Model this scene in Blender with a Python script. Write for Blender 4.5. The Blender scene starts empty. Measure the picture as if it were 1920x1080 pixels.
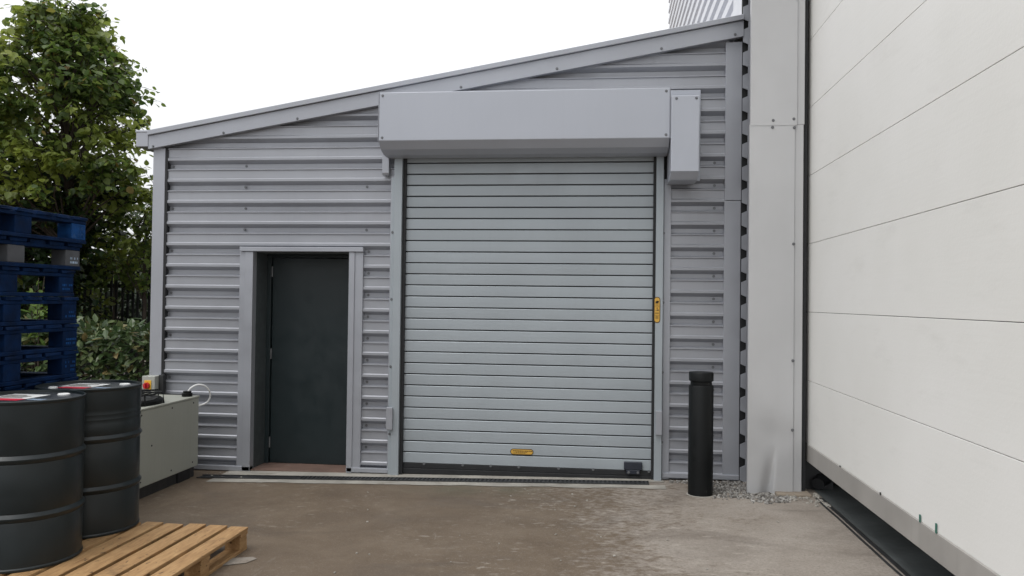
import bpy, bmesh, math, random
from mathutils import Vector, Matrix, noise
random.seed(7)
S = bpy.context.scene
COL = S.collection

# ------------------------------------------------------------------ camera
EYE = 1.55
YAW, PITCH, ROLL = 0.1105, 0.016, 0.012
cd = bpy.data.cameras.new('camera'); cam = bpy.data.objects.new('camera', cd); COL.objects.link(cam)
cd.sensor_width = 36; cd.lens = 1500 / 1920 * 36; cd.clip_start = .05; cd.clip_end = 500
fw = Vector((-math.sin(YAW)*math.cos(PITCH), math.cos(YAW)*math.cos(PITCH), math.sin(PITCH)))
r0 = Vector((math.cos(YAW), math.sin(YAW), 0)); u0 = r0.cross(fw)
rr = r0*math.cos(ROLL) + u0*math.sin(ROLL); uu = u0*math.cos(ROLL) - r0*math.sin(ROLL)
M = Matrix.Identity(4)
for i in range(3):
    M[i][0] = rr[i]; M[i][1] = uu[i]; M[i][2] = -fw[i]
M.translation = (0, 0, EYE)
cam.matrix_world = M
S.camera = cam

# ------------------------------------------------------------------ world and sun
W = bpy.data.worlds.new("World"); S.world = W; W.use_nodes = True
wn, wl = W.node_tree.nodes, W.node_tree.links
wn.clear()
wo = wn.new('ShaderNodeOutputWorld'); bg = wn.new('ShaderNodeBackground'); bg.inputs['Strength'].default_value = 0.1
SUN_EL, SUN_AZ = math.radians(64), math.radians(215)      # azimuth from +Y towards +X
sky = wn.new('ShaderNodeTexSky'); sky.sky_type = 'NISHITA'; sky.sun_disc = False
sky.sun_elevation = SUN_EL; sky.sun_rotation = SUN_AZ; sky.dust_density = 6; sky.air_density = 1.2
hs = wn.new('ShaderNodeHueSaturation'); hs.inputs['Saturation'].default_value = .12
wl.new(sky.outputs[0], hs.inputs['Color'])
tc = wn.new('ShaderNodeTexCoord'); nz = wn.new('ShaderNodeTexNoise'); nz.inputs['Scale'].default_value = 2.2; nz.inputs['Detail'].default_value = 4
wl.new(tc.outputs['Generated'], nz.inputs['Vector'])
cr = wn.new('ShaderNodeValToRGB')                           # the overcast layer: almost even, faint cloud
cr.color_ramp.elements[0].position = .3; cr.color_ramp.elements[0].color = (.86, .89, .93, 1)
cr.color_ramp.elements[1].position = .7; cr.color_ramp.elements[1].color = (1, 1, 1, 1)
wl.new(nz.outputs[0], cr.inputs[0])
sep = wn.new('ShaderNodeSeparateXYZ'); wl.new(tc.outputs['Generated'], sep.inputs[0])     # overcast sky: brighter overhead than at the horizon
mr = wn.new('ShaderNodeMapRange'); mr.inputs[1].default_value = 0; mr.inputs[2].default_value = 1
mr.inputs[3].default_value = 7.3; mr.inputs[4].default_value = 15.5; wl.new(sep.outputs[2], mr.inputs[0])
sc_ = wn.new('ShaderNodeVectorMath'); sc_.operation = 'SCALE'
wl.new(cr.outputs[0], sc_.inputs[0]); wl.new(mr.outputs[0], sc_.inputs['Scale'])
mx = wn.new('ShaderNodeMix'); mx.data_type = 'RGBA'; mx.inputs[0].default_value = .85
wl.new(hs.outputs[0], mx.inputs[6]); wl.new(sc_.outputs[0], mx.inputs[7])
wl.new(mx.outputs[2], bg.inputs['Color']); wl.new(bg.outputs[0], wo.inputs[0])

sd = bpy.data.lights.new('sun', 'SUN'); sd.energy = .8; sd.angle = math.radians(30); sd.color = (1, .97, .93)
sun = bpy.data.objects.new('sun', sd); COL.objects.link(sun)
sv = Vector((math.sin(SUN_AZ)*math.cos(SUN_EL), math.cos(SUN_AZ)*math.cos(SUN_EL), math.sin(SUN_EL)))
sun.rotation_euler = sv.to_track_quat('Z', 'Y').to_euler(); sun.location = sv*30

S.view_settings.view_transform = 'Standard'; S.view_settings.look = 'None'
S.view_settings.exposure = 0.45; S.view_settings.gamma = 1; S.view_settings.use_curve_mapping = False
S.cycles.max_bounces = 8

# ------------------------------------------------------------------ materials
def srgb(r, g, b):
    f = lambda c: c/12.92 if c <= .04045 else ((c+.055)/1.055)**2.4
    return (f(r/255), f(g/255), f(b/255))

class NT:
    def __init__(s, name):
        s.m = bpy.data.materials.new(name); s.m.use_nodes = True
        s.n = s.m.node_tree.nodes; s.l = s.m.node_tree.links
        s.b = s.n['Principled BSDF']; s.out = s.n['Material Output']
        s.tc = s.n.new('ShaderNodeTexCoord')
    def noise(s, scale, detail=4, rough=.55, vec=None, stretch=None, dist=0):
        t = s.n.new('ShaderNodeTexNoise'); t.inputs['Scale'].default_value = scale
        t.inputs['Detail'].default_value = detail; t.inputs['Roughness'].default_value = rough
        t.inputs['Distortion'].default_value = dist
        src = vec or s.tc.outputs['Object']
        if stretch:
            mp = s.n.new('ShaderNodeMapping'); mp.inputs['Scale'].default_value = stretch
            s.l.new(src, mp.inputs[0]); src = mp.outputs[0]
        s.l.new(src, t.inputs['Vector']); return t.outputs[0]
    def ramp(s, fac, *stops):
        r = s.n.new('ShaderNodeValToRGB'); e = r.color_ramp.elements
        while len(e) < len(stops): e.new(.5)
        for k, (p, c) in enumerate(stops):
            e[k].position = p; e[k].color = (*c, 1) if len(c) == 3 else c
        s.l.new(fac, r.inputs[0]); return r.outputs[0]
    def val(s, fac, a, b, lo=.35, hi=.65):
        r = s.n.new('ShaderNodeMapRange'); r.inputs[1].default_value = lo; r.inputs[2].default_value = hi
        r.inputs[3].default_value = a; r.inputs[4].default_value = b; s.l.new(fac, r.inputs[0]); return r.outputs[0]
    def mix(s, fac, a, b, mode='MIX'):
        m = s.n.new('ShaderNodeMix'); m.data_type = 'RGBA'; m.blend_type = mode
        for k, v in ((0, fac), (6, a), (7, b)):
            if hasattr(v, 'is_linked'): s.l.new(v, m.inputs[k])
            elif k == 0: m.inputs[0].default_value = v
            else: m.inputs[k].default_value = (*v, 1)
        return m.outputs[2]
    def math(s, op, a, b=None):
        m = s.n.new('ShaderNodeMath'); m.operation = op
        for k, v in ((0, a), (1, b)):
            if v is None: continue
            if hasattr(v, 'is_linked'): s.l.new(v, m.inputs[k])
            else: m.inputs[k].default_value = v
        return m.outputs[0]
    def bump(s, h, strength=.2, dist=.01):
        b = s.n.new('ShaderNodeBump'); b.inputs['Strength'].default_value = strength; b.inputs['Distance'].default_value = dist
        s.l.new(h, b.inputs['Height']); s.l.new(b.outputs[0], s.b.inputs['Normal'])
    def set(s, **k):
        for n, v in k.items():
            i = s.b.inputs[n.replace('_', ' ')]
            if hasattr(v, 'is_linked'): s.l.new(v, i)
            else: i.default_value = (*v, 1) if isinstance(v, tuple) and len(v) == 3 else v

def paint(name, col, rough=.45, metal=0., var=.10, scale=3., streak=.3, bump=.03, dirt=None, spec=.5, isle=0):
    t = NT(name)
    n1 = t.noise(scale, 5)
    dark = tuple(c*(1-var) for c in col); lite = tuple(min(1, c*(1+var)) for c in col)
    c = t.ramp(n1, (.3, dark), (.7, lite))
    if streak:                                     # rain streaks running down the sheet
        n2 = t.noise(9, 4, stretch=(3, 3, .16))
        c = t.mix(t.val(n2, 0, streak, .52, .78), c, tuple(k*.78 for k in col))
    if isle:
        i_ = t.n.new('ShaderNodeNewGeometry').outputs['Random Per Island']
        c = t.mix(t.val(i_, 0, isle, 0, 1), c, tuple(k*.6 for k in col))
    if dirt:
        n3 = t.noise(dirt[1], 6, .65)
        c = t.mix(t.val(n3, 0, .8, dirt[2], dirt[2]+.18), c, dirt[0])
    t.set(Base_Color=c, Metallic=metal, Roughness=t.val(t.noise(scale*4, 3), rough-.07, rough+.09), **{'Specular_IOR_Level': spec})
    if bump: t.bump(t.noise(scale*2.2, 2), bump, .02)
    return t.m

SILVER = paint('silver_paint', (.330, .342, .375), .40, .33, .06, 2.5, streak=.14)
SILVER_FLAT = paint('silver_flashing', (.355, .37, .408), .40, .35, .06, 1.6, streak=.06)
SILVER_DOOR = paint('silver_shutter', (.360, .400, .432), .42, .2, .06, 1.4, streak=.12, isle=.10, dirt=((.30, .30, .29), 5, .66))
SILVER_BOX = paint('silver_housing', (.405, .428, .482), .42, .15, .04, 1.2, streak=.05)
COLUMN = paint('silver_column', (.50, .505, .515), .36, .25, .06, 1.1, bump=.05, streak=.05)
WHITE_DOOR = None
SLATE = paint('slate_paint', (.013, .022, .025), .45, 0, .10, 1.6, streak=.1)
SLATE_REVEAL = paint('slate_reveal', (.062, .074, .078), .5, 0, .12, 3)
RUBBER = paint('black_rubber', (.012, .013, .015), .6, 0, .2, 6, streak=False)
BLACK = paint('black_paint', (.0045, .0055, .006), .42, 0, .25, 3, spec=.22, dirt=((.25, .25, .24), 9, .68))
DRUM = paint('drum_enamel', (.0105, .016, .0185), .36, 0, .16, 2.2, bump=.14, spec=.40, dirt=((.09, .09, .085), 14, .70))
DRUM_TOP = paint('drum_lid', (.040, .046, .055), .34, .1, .2, 7, streak=False, bump=.08, dirt=((.25, .26, .28), 18, .62))
BLUE = paint('blue_paint', (.002, .0145, .054), .7, 0, .45, 9, spec=.12, bump=.25, dirt=((.006, .012, .03), 6, .58))
BLUE_WORN = paint('worn_blue_paint', (.008, .055, .19), .65, 0, .4, 14, spec=.15, bump=.25, dirt=((.12, .2, .32), 20, .6))
GREY_BLOCK = paint('weathered_block', (.075, .08, .09), .8, 0, .25, 10, dirt=((.06, .06, .07), 9, .6))
BROWN_BLOCK = paint('bare_block', (.085, .042, .026), .8, 0, .25, 10)
CREAM = paint('cream_casing', (.34, .35, .31), .45, 0, .05, 2, bump=.02, dirt=((.20, .19, .16), 7, .72))
DARK_STEEL = paint('dark_steel', (.035, .036, .038), .5, .2, .2, 5, streak=False)
GALV = paint('zinc_screw', (.16, .165, .175), .4, .4, .2, 30, streak=False)
LIGHT_GREY = paint('grey_plastic', (.36, .37, .34), .45, 0, .05, 5, streak=False)
RED = paint('red_plastic', (.45, .012, .02), .35, 0, .08, 9, streak=False)
YELLOW = paint('yellow_plastic', (.72, .42, .03), .45, 0, .06, 9, streak=False)
STICKER = paint('yellow_sticker', (.62, .36, .06), .45, 0, .06, 20, streak=False)
INK = paint('sticker_ink', (.05, .03, .012), .6, 0, .1, 20, streak=False)
WHITE = paint('white_plastic', (.75, .76, .76), .45, 0, .05, 9, streak=False)
LABEL_RED = paint('red_label', (.50, .02, .05), .45, 0, .1, 9, streak=False)
STENCIL = paint('pale_stencil', (.32, .42, .55), .7, 0, .3, 40, streak=False)
FENCE_BLACK = paint('black_fence', (.012, .014, .014), .5, 0, .3, 5)
CHALK = paint('weathered_concrete', (.30, .285, .255), .85, 0, .22, 5, streak=False, bump=.25, dirt=((.16, .14, .11), 4, .56))
INTERIOR = paint('interior_panel', (.16, .16, .155), .8, 0, .1, 2)
DARK_FLOOR = paint('dock_concrete', (.10, .11, .11), .5, 0, .3, 2.5, streak=False, bump=.2)  # dark grey concrete of the dock floor, tone varied at random

def m_wood():
    t = NT('pallet_timber')
    grain = t.noise(7, 6, .6, stretch=(9, 1.1, 9), dist=.6)
    c = t.ramp(grain, (.25, (.19, .10, .038)), (.5, (.38, .235, .105)), (.75, (.52, .345, .17)))
    isl = t.n.new('ShaderNodeNewGeometry').outputs['Random Per Island']
    c = t.mix(t.val(isl, 0, .45, 0, 1), c, (.29, .15, .062))
    st = t.noise(5, 5, .7)
    c = t.mix(t.val(st, 0, .75, .58, .72), c, (.075, .042, .02))
    sp = t.noise(34, 2, .5, stretch=(1, .45, 1)); c = t.mix(t.val(sp, 0, .8, .66, .71), c, (.06, .032, .014))
    t.set(Base_Color=c, Roughness=.68); t.bump(grain, .35, .006); return t.m
WOOD = m_wood()

def m_white():
    t = NT('white_door_panel')
    n = t.noise(.7, 4)
    c = t.ramp(n, (.3, (.755, .75, .72)), (.7, (.82, .815, .795)))
    d = t.noise(3.5, 6, .7, stretch=(1, .5, 1.6))
    c = t.mix(t.val(d, 0, .25, .56, .75), c, (.60, .59, .56))
    # faint stucco emboss with short horizontal dashes
    e = t.noise(26, 3, .6, stretch=(1, .07, 1.4))
    t.set(Base_Color=c, Roughness=.55)
    t.bump(t.math('ADD', e, t.math('ADD', t.noise(60, 2), t.math('MULTIPLY', t.noise(1.1, 2), 3.0))), .075, .007); return t.m
WHITE_DOOR = m_white()

def m_ground():
    t = NT('yard_concrete')
    sep = t.n.new('ShaderNodeSeparateXYZ'); t.l.new(t.tc.outputs['Object'], sep.inputs[0])
    X, Y = sep.outputs[0], sep.outputs[1]
    big = t.noise(.55, 5, .6); mid = t.noise(2.3, 6, .65, dist=.4); fine = t.noise(60, 6, .75)
    c = t.ramp(mid, (.28, (.092, .064, .040)), (.5, (.124, .090, .059)), (.74, (.165, .126, .088)))
    # the brown silt film breaks up over paler concrete towards the column
    spk = t.noise(21, 5, .7, stretch=(.8, 1.3, 1))
    edge = t.math('ADD', t.math('ADD', t.math('MULTIPLY', X, .62), t.val(big, -.55, .55, .3, .7)), t.val(spk, -.42, .42, .3, .7))
    dry = t.val(edge, 0, 1, -.10, .42)
    cd_ = t.ramp(mid, (.25, (.235, .205, .175)), (.55, (.300, .266, .232)), (.8, (.345, .312, .278)))
    c = t.mix(dry, c, cd_)
    # damp dark blotches
    dk = t.noise(1.15, 4, .6, stretch=(1, 1.9, 1), dist=.8)
    damp = t.val(dk, 0, .42, .52, .68)
    c = t.mix(damp, c, (.075, .056, .041))
    # oily green tint by the drain
    gx = t.val(t.math('ABSOLUTE', t.math('ADD', X, 1.0)), 1, 0, .0, .8)
    gy = t.val(t.math('ABSOLUTE', t.math('SUBTRACT', Y, 6.55)), 1, 0, .05, .35)
    gr = t.math('MULTIPLY', t.math('MULTIPLY', gx, gy), t.val(t.noise(3, 4), 0, .5))
    c = t.mix(gr, c, (.06, .085, .055))
    # pale scuffs and chips, mostly in the worn wheel path
    ch = t.noise(17, 3, .5, stretch=(.75, 1.4, 1)); ch2 = t.noise(1.1, 3)
    wear = t.val(t.math('ADD', t.val(t.math('ABSOLUTE', t.math('SUBTRACT', X, .35)), .24, 0, .1, 1.5), ch2), .0, 1., .45, .72)
    sp = t.math('MULTIPLY', t.val(ch, 0, .6, .60, .69), wear)
    c = t.mix(sp, c, (.38, .345, .30))
    sp2 = t.math('MULTIPLY', t.val(t.noise(55, 2, .5), 0, .5, .65, .72), t.val(wear, .15, 1, 0, 1))
    c = t.mix(sp2, c, (.34, .31, .27))
    sc = t.noise(10, 3, .6, stretch=(1, .22, 1), dist=1.2)
    c = t.mix(t.math('MULTIPLY', t.val(sc, 0, .5, .67, .74), t.val(wear, .25, 1, 0, 1)), c, (.34, .31, .27))
    pit = t.val(t.noise(75, 2, .5), .5, 0, .25, .38)
    c = t.mix(pit, c, (.05, .04, .03))
    c = t.mix(t.val(fine, 0, .42, .40, .66), c, (.095, .075, .057))
    c = t.mix(t.val(t.noise(130, 3, .6), 0, .35, .58, .68), c, (.36, .32, .27))
    rough = t.math('SUBTRACT', t.val(mid, .74, .58), t.math('MULTIPLY', damp, .25))
    t.set(Base_Color=c, Roughness=rough)
    t.bump(t.math('ADD', fine, t.math('MULTIPLY', mid, 2.0)), .22, .006)
    return t.m
GROUND = m_ground()

def m_stone():
    t = NT('gravel_stone')
    isl = t.n.new('ShaderNodeNewGeometry').outputs['Random Per Island']
    t.set(Base_Color=t.ramp(isl, (0, (.08, .076, .07)), (.5, (.20, .19, .178)), (1, (.36, .35, .33))), Roughness=.85); return t.m
STONE = m_stone()
PLINTH = paint('plinth_concrete', (.22, .185, .145), .85, 0, .25, 7, streak=False, bump=.3)

def m_leaf(name, stops, trans=.3, rough=.42, patch=None):
    t = NT(name)
    isl = t.n.new('ShaderNodeNewGeometry').outputs['Random Per Island']
    c = t.ramp(isl, *stops)
    if patch:                                       # boughs carrying younger, yellower leaves
        n = t.noise(patch[1], 2)
        c = t.mix(t.val(n, 0, .85, patch[2], patch[2]+.12), c, patch[0])
    t.set(Base_Color=c, Roughness=rough)
    tr = t.n.new('ShaderNodeBsdfTranslucent'); mixs = t.n.new('ShaderNodeMixShader'); mixs.inputs[0].default_value = trans
    t.l.new(c, tr.inputs[0]); t.l.new(t.b.outputs[0], mixs.inputs[1]); t.l.new(tr.outputs[0], mixs.inputs[2])
    t.l.new(mixs.outputs[0], t.out.inputs[0]); return t.m
LEAF_LIME = m_leaf('lime_leaf', ((0, (.040, .075, .018)), (.5, (.095, .150, .032)), (.95, (.18, .24, .055)), (1, (.20, .12, .03))), .5,
                   patch=((.27, .32, .06), 1.3, .48))
LEAF_DARK = m_leaf('dark_leaf', ((0, (.010, .025, .010)), (.6, (.022, .048, .016)), (1, (.045, .080, .022))), .2)
LEAF_SMALL = m_leaf('small_leaf', ((0, (.035, .060, .022)), (.6, (.070, .110, .038)), (1, (.14, .18, .075))), .35)
LEAF_HEDGE = m_leaf('hedge_leaf', ((0, (.036, .070, .026)), (.55, (.080, .125, .046)), (.88, (.135, .175, .072)), (1, (.24, .18, .08))), .25, .35)
LEAF_BRIGHT = m_leaf('bright_leaf', ((0, (.07, .13, .025)), (1, (.16, .24, .045))), .4)
BARK = paint('bark', (.055, .042, .032), .9, 0, .3, 8, bump=.5)

# ------------------------------------------------------------------ builders
def link(name, bm, mat, parent=None, bevel=0, smooth=False, label=None):
    me = bpy.data.meshes.new(name); 
    bmesh.ops.recalc_face_normals(bm, faces=bm.faces)
    bm.to_mesh(me); bm.free()
    for m in (mat if isinstance(mat, (list, tuple)) else [mat]): me.materials.append(m)
    o = bpy.data.objects.new(name, me); COL.objects.link(o)
    if smooth:
        for p in me.polygons: p.use_smooth = True
        try: me.set_sharp_from_angle(angle=math.radians(38))
        except Exception: pass
    if bevel:
        b = o.modifiers.new('bevel', 'BEVEL'); b.width = bevel; b.segments = 2; b.limit_method = 'ANGLE'; b.angle_limit = math.radians(40)
    if parent is not None:
        o.parent = parent
        o.matrix_parent_inverse = Matrix.Translation(parent_world(parent)).inverted()
    if label: o['label'] = label
    return o
def parent_world(p):                                        # every mesh part keeps world coordinates; only Empties are moved
    return p.location.copy() if p is not None and p.type == 'EMPTY' else Vector((0, 0, 0))
def tag(o, label, cat, group=None, kind=None):
    if label: o['label'] = label
    if cat: o['category'] = cat
    if group: o['group'] = group
    if kind: o['kind'] = kind
    return o
def thing(name, loc, label, cat, group=None):
    o = bpy.data.objects.new(name, None); COL.objects.link(o); o.location = loc; o.empty_display_size = .1
    return tag(o, label, cat, group)
def box(bm, x0, x1, y0, y1, z0, z1, mi=0):
    v = [bm.verts.new(p) for p in ((x0,y0,z0),(x1,y0,z0),(x1,y1,z0),(x0,y1,z0),(x0,y0,z1),(x1,y0,z1),(x1,y1,z1),(x0,y1,z1))]
    for q in ((0,3,2,1),(4,5,6,7),(0,1,5,4),(1,2,6,5),(2,3,7,6),(3,0,4,7)):
        bm.faces.new([v[i] for i in q]).material_index = mi
    return v
def B(*boxes):
    bm = bmesh.new()
    for b in boxes: box(bm, *b)
    return bm
def prism(bm, pts, a0, a1, axis='y', mi=0):
    """closed polygon in two axes extruded along the third"""
    def P(p, a):
        return {'y': (p[0], a, p[1]), 'x': (a, p[0], p[1]), 'z': (p[0], p[1], a)}[axis]
    A = [bm.verts.new(P(p, a0)) for p in pts]; Z = [bm.verts.new(P(p, a1)) for p in pts]
    bm.faces.new(A).material_index = mi; bm.faces.new(list(reversed(Z))).material_index = mi
    n = len(pts)
    for i in range(n): bm.faces.new((A[i], A[(i+1)%n], Z[(i+1)%n], Z[i])).material_index = mi
def strip(bm, prof, a0, a1, axis):
    """open profile swept along an axis"""
    P = (lambda p, a: (a, p[0], p[1])) if axis == 'x' else (lambda p, a: (p[0], a, p[1]))
    A = [bm.verts.new(P(p, a0)) for p in prof]; Z = [bm.verts.new(P(p, a1)) for p in prof]
    for i in range(len(prof)-1): bm.faces.new((A[i], A[i+1], Z[i+1], Z[i]))
def tube(bm, pts, rad, seg=8, cap=True):
    pts = [Vector(p) for p in pts]; n = len(pts)
    rad = rad if isinstance(rad, (list, tuple)) else [rad]*n
    rings = []; prev = None
    for i, p in enumerate(pts):
        d = (pts[min(i+1, n-1)] - pts[max(i-1, 0)]).normalized()
        if prev is None:
            a = d.orthogonal().normalized()
        else:
            a = (prev - d*prev.dot(d)).normalized()
        prev = a; b = d.cross(a)
        rings.append([bm.verts.new(p + (a*math.cos(2*math.pi*k/seg) + b*math.sin(2*math.pi*k/seg))*rad[i]) for k in range(seg)])
    for i in range(n-1):
        for k in range(seg):
            bm.faces.new((rings[i][k], rings[i][(k+1)%seg], rings[i+1][(k+1)%seg], rings[i+1][k]))
    if cap:
        bm.faces.new(list(reversed(rings[0]))); bm.faces.new(rings[-1])
def lathe(bm, prof, cx, cy, seg=64, mi=0, close=True):
    rings = []
    for r, z in prof:
        rings.append([bm.verts.new((cx + r*math.cos(2*math.pi*k/seg), cy + r*math.sin(2*math.pi*k/seg), z)) for k in range(seg)])
    for i in range(len(prof)-1):
        for k in range(seg):
            bm.faces.new((rings[i][k], rings[i][(k+1)%seg], rings[i+1][(k+1)%seg], rings[i+1][k])).material_index = mi
    if close:
        bm.faces.new(list(reversed(rings[0]))).material_index = mi; bm.faces.new(rings[-1]).material_index = mi
def pill(cx, cz, w, h, n=10):
    """rounded outline in x,z"""
    r = min(w, h)/2*.95; pts = []
    for (sx, sz, a0) in ((1, 1, 0), (-1, 1, 90), (-1, -1, 180), (1, -1, 270)):
        for k in range(n+1):
            a = math.radians(a0 + 90*k/n)
            pts.append((cx + sx*(w/2-r) + r*math.cos(a), cz + sz*(h/2-r) + r*math.sin(a)))
    return pts
def gz(x): return .015*(max(-6., min(1.7, x)) + 1)          # the yard falls gently to the left

# ------------------------------------------------------------------ ground
bm = bmesh.new()
xs = [-120, -40, -12, -6, -4, -2, 0, 1.7, 6, 40, 120]; ys = [-120, -30, -6, 0, 4, 7, 12, 40, 150]
gv = [[bm.verts.new((x, y, gz(x))) for x in xs] for y in ys]
for j in range(len(ys)-1):
    for i in range(len(xs)-1): bm.faces.new((gv[j][i], gv[j][i+1], gv[j+1][i+1], gv[j+1][i]))
tag(link('ground', bm, GROUND), 'brown stained concrete yard in front of the metal building', 'ground', kind='structure')

def slab(pts, lift, thick=.0):
    """flat sheet following the fall of the yard"""
    bm = bmesh.new(); v = [bm.verts.new((x, y, gz(x)+lift)) for x, y in pts]; bm.faces.new(v); return bm
dy = lambda x: 6.83 + .03*x                                 # line of the drain
ragged = [(x, dy(x) - .17 + .03*noise.noise(Vector((x*3.1, 0, 0))) + .015*noise.noise(Vector((x*11, 4, 0)))) for x in [-3.35+.06*i for i in range(66)]]
bm = bmesh.new()
A = [bm.verts.new((x, y, gz(x)+.004)) for x, y in ragged]; Z = [bm.verts.new((x, dy(x)-.045, gz(x)+.004)) for x, y in ragged]
for i in range(len(A)-1): bm.faces.new((A[i], A[i+1], Z[i+1], Z[i]))
A = [bm.verts.new((x, dy(x)+.075, gz(x)+.004)) for x, y in ragged]; Z = [bm.verts.new((x, 7.02, gz(x)+.004)) for x, y in ragged]
for i in range(len(A)-1): bm.faces.new((A[i], A[i+1], Z[i+1], Z[i]))
tag(link('kerb_strip', bm, CHALK), 'pale concrete strip bedding the slotted drain', 'concrete strip', kind='structure')
bm = bmesh.new()
pp = [(-2.26, 4.50), (-2.17, 4.48), (-2.06, 4.54), (-2.03, 4.62), (-2.07, 4.65), (-2.20, 4.61)]
bm.faces.new([bm.verts.new((x, y, gz(x)+.004)) for x, y in pp])
tag(link('concrete_patch', bm, paint('patch_concrete', (.24, .215, .185), .85, 0, .2, 6, streak=False, bump=.2, dirt=((.14, .11, .085), 6, .5))), 'pale patch of concrete beside the timber pallet', 'concrete patch', kind='structure')

# drain channel
dr = thing('drain_channel', (-1.4, dy(-1.4), gz(-1.4)), 'long narrow slotted drain running along the foot of the metal building', 'drain')
bm = bmesh.new()
v = [bm.verts.new((x, dy(x)+o, gz(x)+.005)) for x, o in ((-3.5, -.045), (.42, -.045), (.42, .075), (-3.5, .075))]; bm.faces.new(v)
link('channel', bm, RUBBER, dr)
bm = bmesh.new()
for o in (-.045, .063):
    for i in range(1):
        x0, x1 = -3.5, .42
        vv = []
        for x in (x0, x1):
            for (yy, zz) in ((o, .005), (o+.012, .005), (o+.012, .012), (o, .012)): vv.append(bm.verts.new((x, dy(x)+yy, gz(x)+zz)))
        for q in ((0,1,2,3),(7,6,5,4),(0,4,5,1),(1,5,6,2),(2,6,7,3),(3,7,4,0)): bm.faces.new([vv[k] for k in q])
x = -2.6
while x < .41:
    z = gz(x); y = dy(x)
    box(bm, x, x+.017, y-.036, y+.066, z+.005, z+.011); x += .036
link('grate', bm, DARK_STEEL, dr)

# ------------------------------------------------------------------ the metal annex
D = 7.02
SL = .1735                                                   # roof slope
ztop = lambda x: 3.086 + SL*(x+4.174)
annex = thing('annex_building', (-1.5, D, gz(-1.5)), 'low silver metal annex with ribbed cladding, sloping roof, grey roller shutter and dark recessed door', 'building')
RP = .1965
Z0 = 2.815 - 14*RP                                           # a rib crown edge
DEP = .050
def rib_profile(z0, z1, off, sign, plain=False):
    """trapezoid rib sheet with stiffened crowns: (depth, z) from low to high"""
    one = [(0, 0), (DEP, -.16), (DEP, -.35), (0, -.43), (0, -.465), (.010, -.495), (.010, -.85), (0, -.895), (0, -1)]
    if plain: one = [(0, 0), (DEP, -.14), (DEP, -.44), (0, -.54), (0, -1)]
    pts = []
    k = int((z1-Z0)/RP) + 2; n = int((z1-z0)/RP) + 4
    for j in range(n):
        zt = Z0 + (k-j)*RP
        for d, f in one[:-1]: pts.append((off + sign*d, zt + f*RP))
    return list(reversed(pts))
def clad(regions, slope_clip=None):
    bm = bmesh.new()
    for x0, x1, z0, z1 in regions:
        b2 = bmesh.new(); strip(b2, rib_profile(z0, z1, D, 1), x0, x1, 'x')
        for co, no in (((0, 0, z0), (0, 0, -1)), ((0, 0, z1), (0, 0, 1))):
            g = list(b2.verts)+list(b2.edges)+list(b2.faces)
            bmesh.ops.bisect_plane(b2, geom=g, plane_co=co, plane_no=no, clear_outer=True)
        if slope_clip:
            g = list(b2.verts)+list(b2.edges)+list(b2.faces)
            bmesh.ops.bisect_plane(b2, geom=g, plane_co=(-4.174, 0, 3.086-.09), plane_no=(-SL, 0, 1), clear_outer=True)
        tmp = bpy.data.meshes.new('t'); b2.to_mesh(tmp); b2.free(); bm.from_mesh(tmp); bpy.data.meshes.remove(tmp)
    return bm
link('cladding', clad([(-4.06, -3.25, 0, 4.2), (-3.25, -2.16, 1.98, 4.2), (-2.16, -1.85, 0, 4.2), (-1.85, .57, 2.87, 4.2), (.57, 1.08, 0.02, 4.2)], True), SILVER, annex)
# body of the annex behind the sheet: end wall, back, roof
bm = bmesh.new()
box(bm, -4.14, -4.09, D+.05, 13, -.05, 2.95)
box(bm, -4.09, 1.15, 12.95, 13, 0, 3.0)
link('side_wall', bm, SILVER, annex)
bm = bmesh.new()
box(bm, -4.08, -3.17, D+.062, D+.10, -.03, 3.0); box(bm, -2.24, -1.78, D+.062, D+.10, 0, 3.2)
box(bm, -3.17, -2.24, D+.062, D+.10, 1.99, 3.1); box(bm, .46, 1.15, D+.062, D+.10, 0, 3.6); box(bm, -1.78, .46, D+.062, D+.10, 2.9, 3.4)
link('inner_wall', bm, DARK_STEEL, annex)
bm = bmesh.new()
prism(bm, [(-4.20, ztop(-4.20)-.05), (1.19, ztop(1.19)-.05), (1.19, ztop(1.19)-.008), (-4.20, ztop(-4.20)-.008)], D-.03, 13.05)
link('roof', bm, SILVER_FLAT, annex)
# verge trim: a lipped cap over a deeper fascia board
bm = bmesh.new()
xa, xb = -4.178, 1.192
prism(bm, [(xa, ztop(xa)-.046), (xb, ztop(xb)-.046), (xb, ztop(xb)), (xa, ztop(xa))], D-.075, D+.02)
link('verge_cap', bm, SILVER_FLAT, annex, .004)
bm = bmesh.new()
prism(bm, [(xa-.002, ztop(xa)-.172), (xb, ztop(xb)-.184), (xb, ztop(xb)-.048), (xa-.002, ztop(xa)-.048)], D-.052, D+.0)
f = link('fascia', bm, SILVER_FLAT, annex, .003)
bm = bmesh.new()
box(bm, -4.295, -4.176, D-.06, 13.1, 2.935, 3.085)
box(bm, -4.302, -4.17, D-.064, 13.1, 3.065, 3.09)
link('gutter', bm, SILVER_FLAT, annex, .006)
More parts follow.
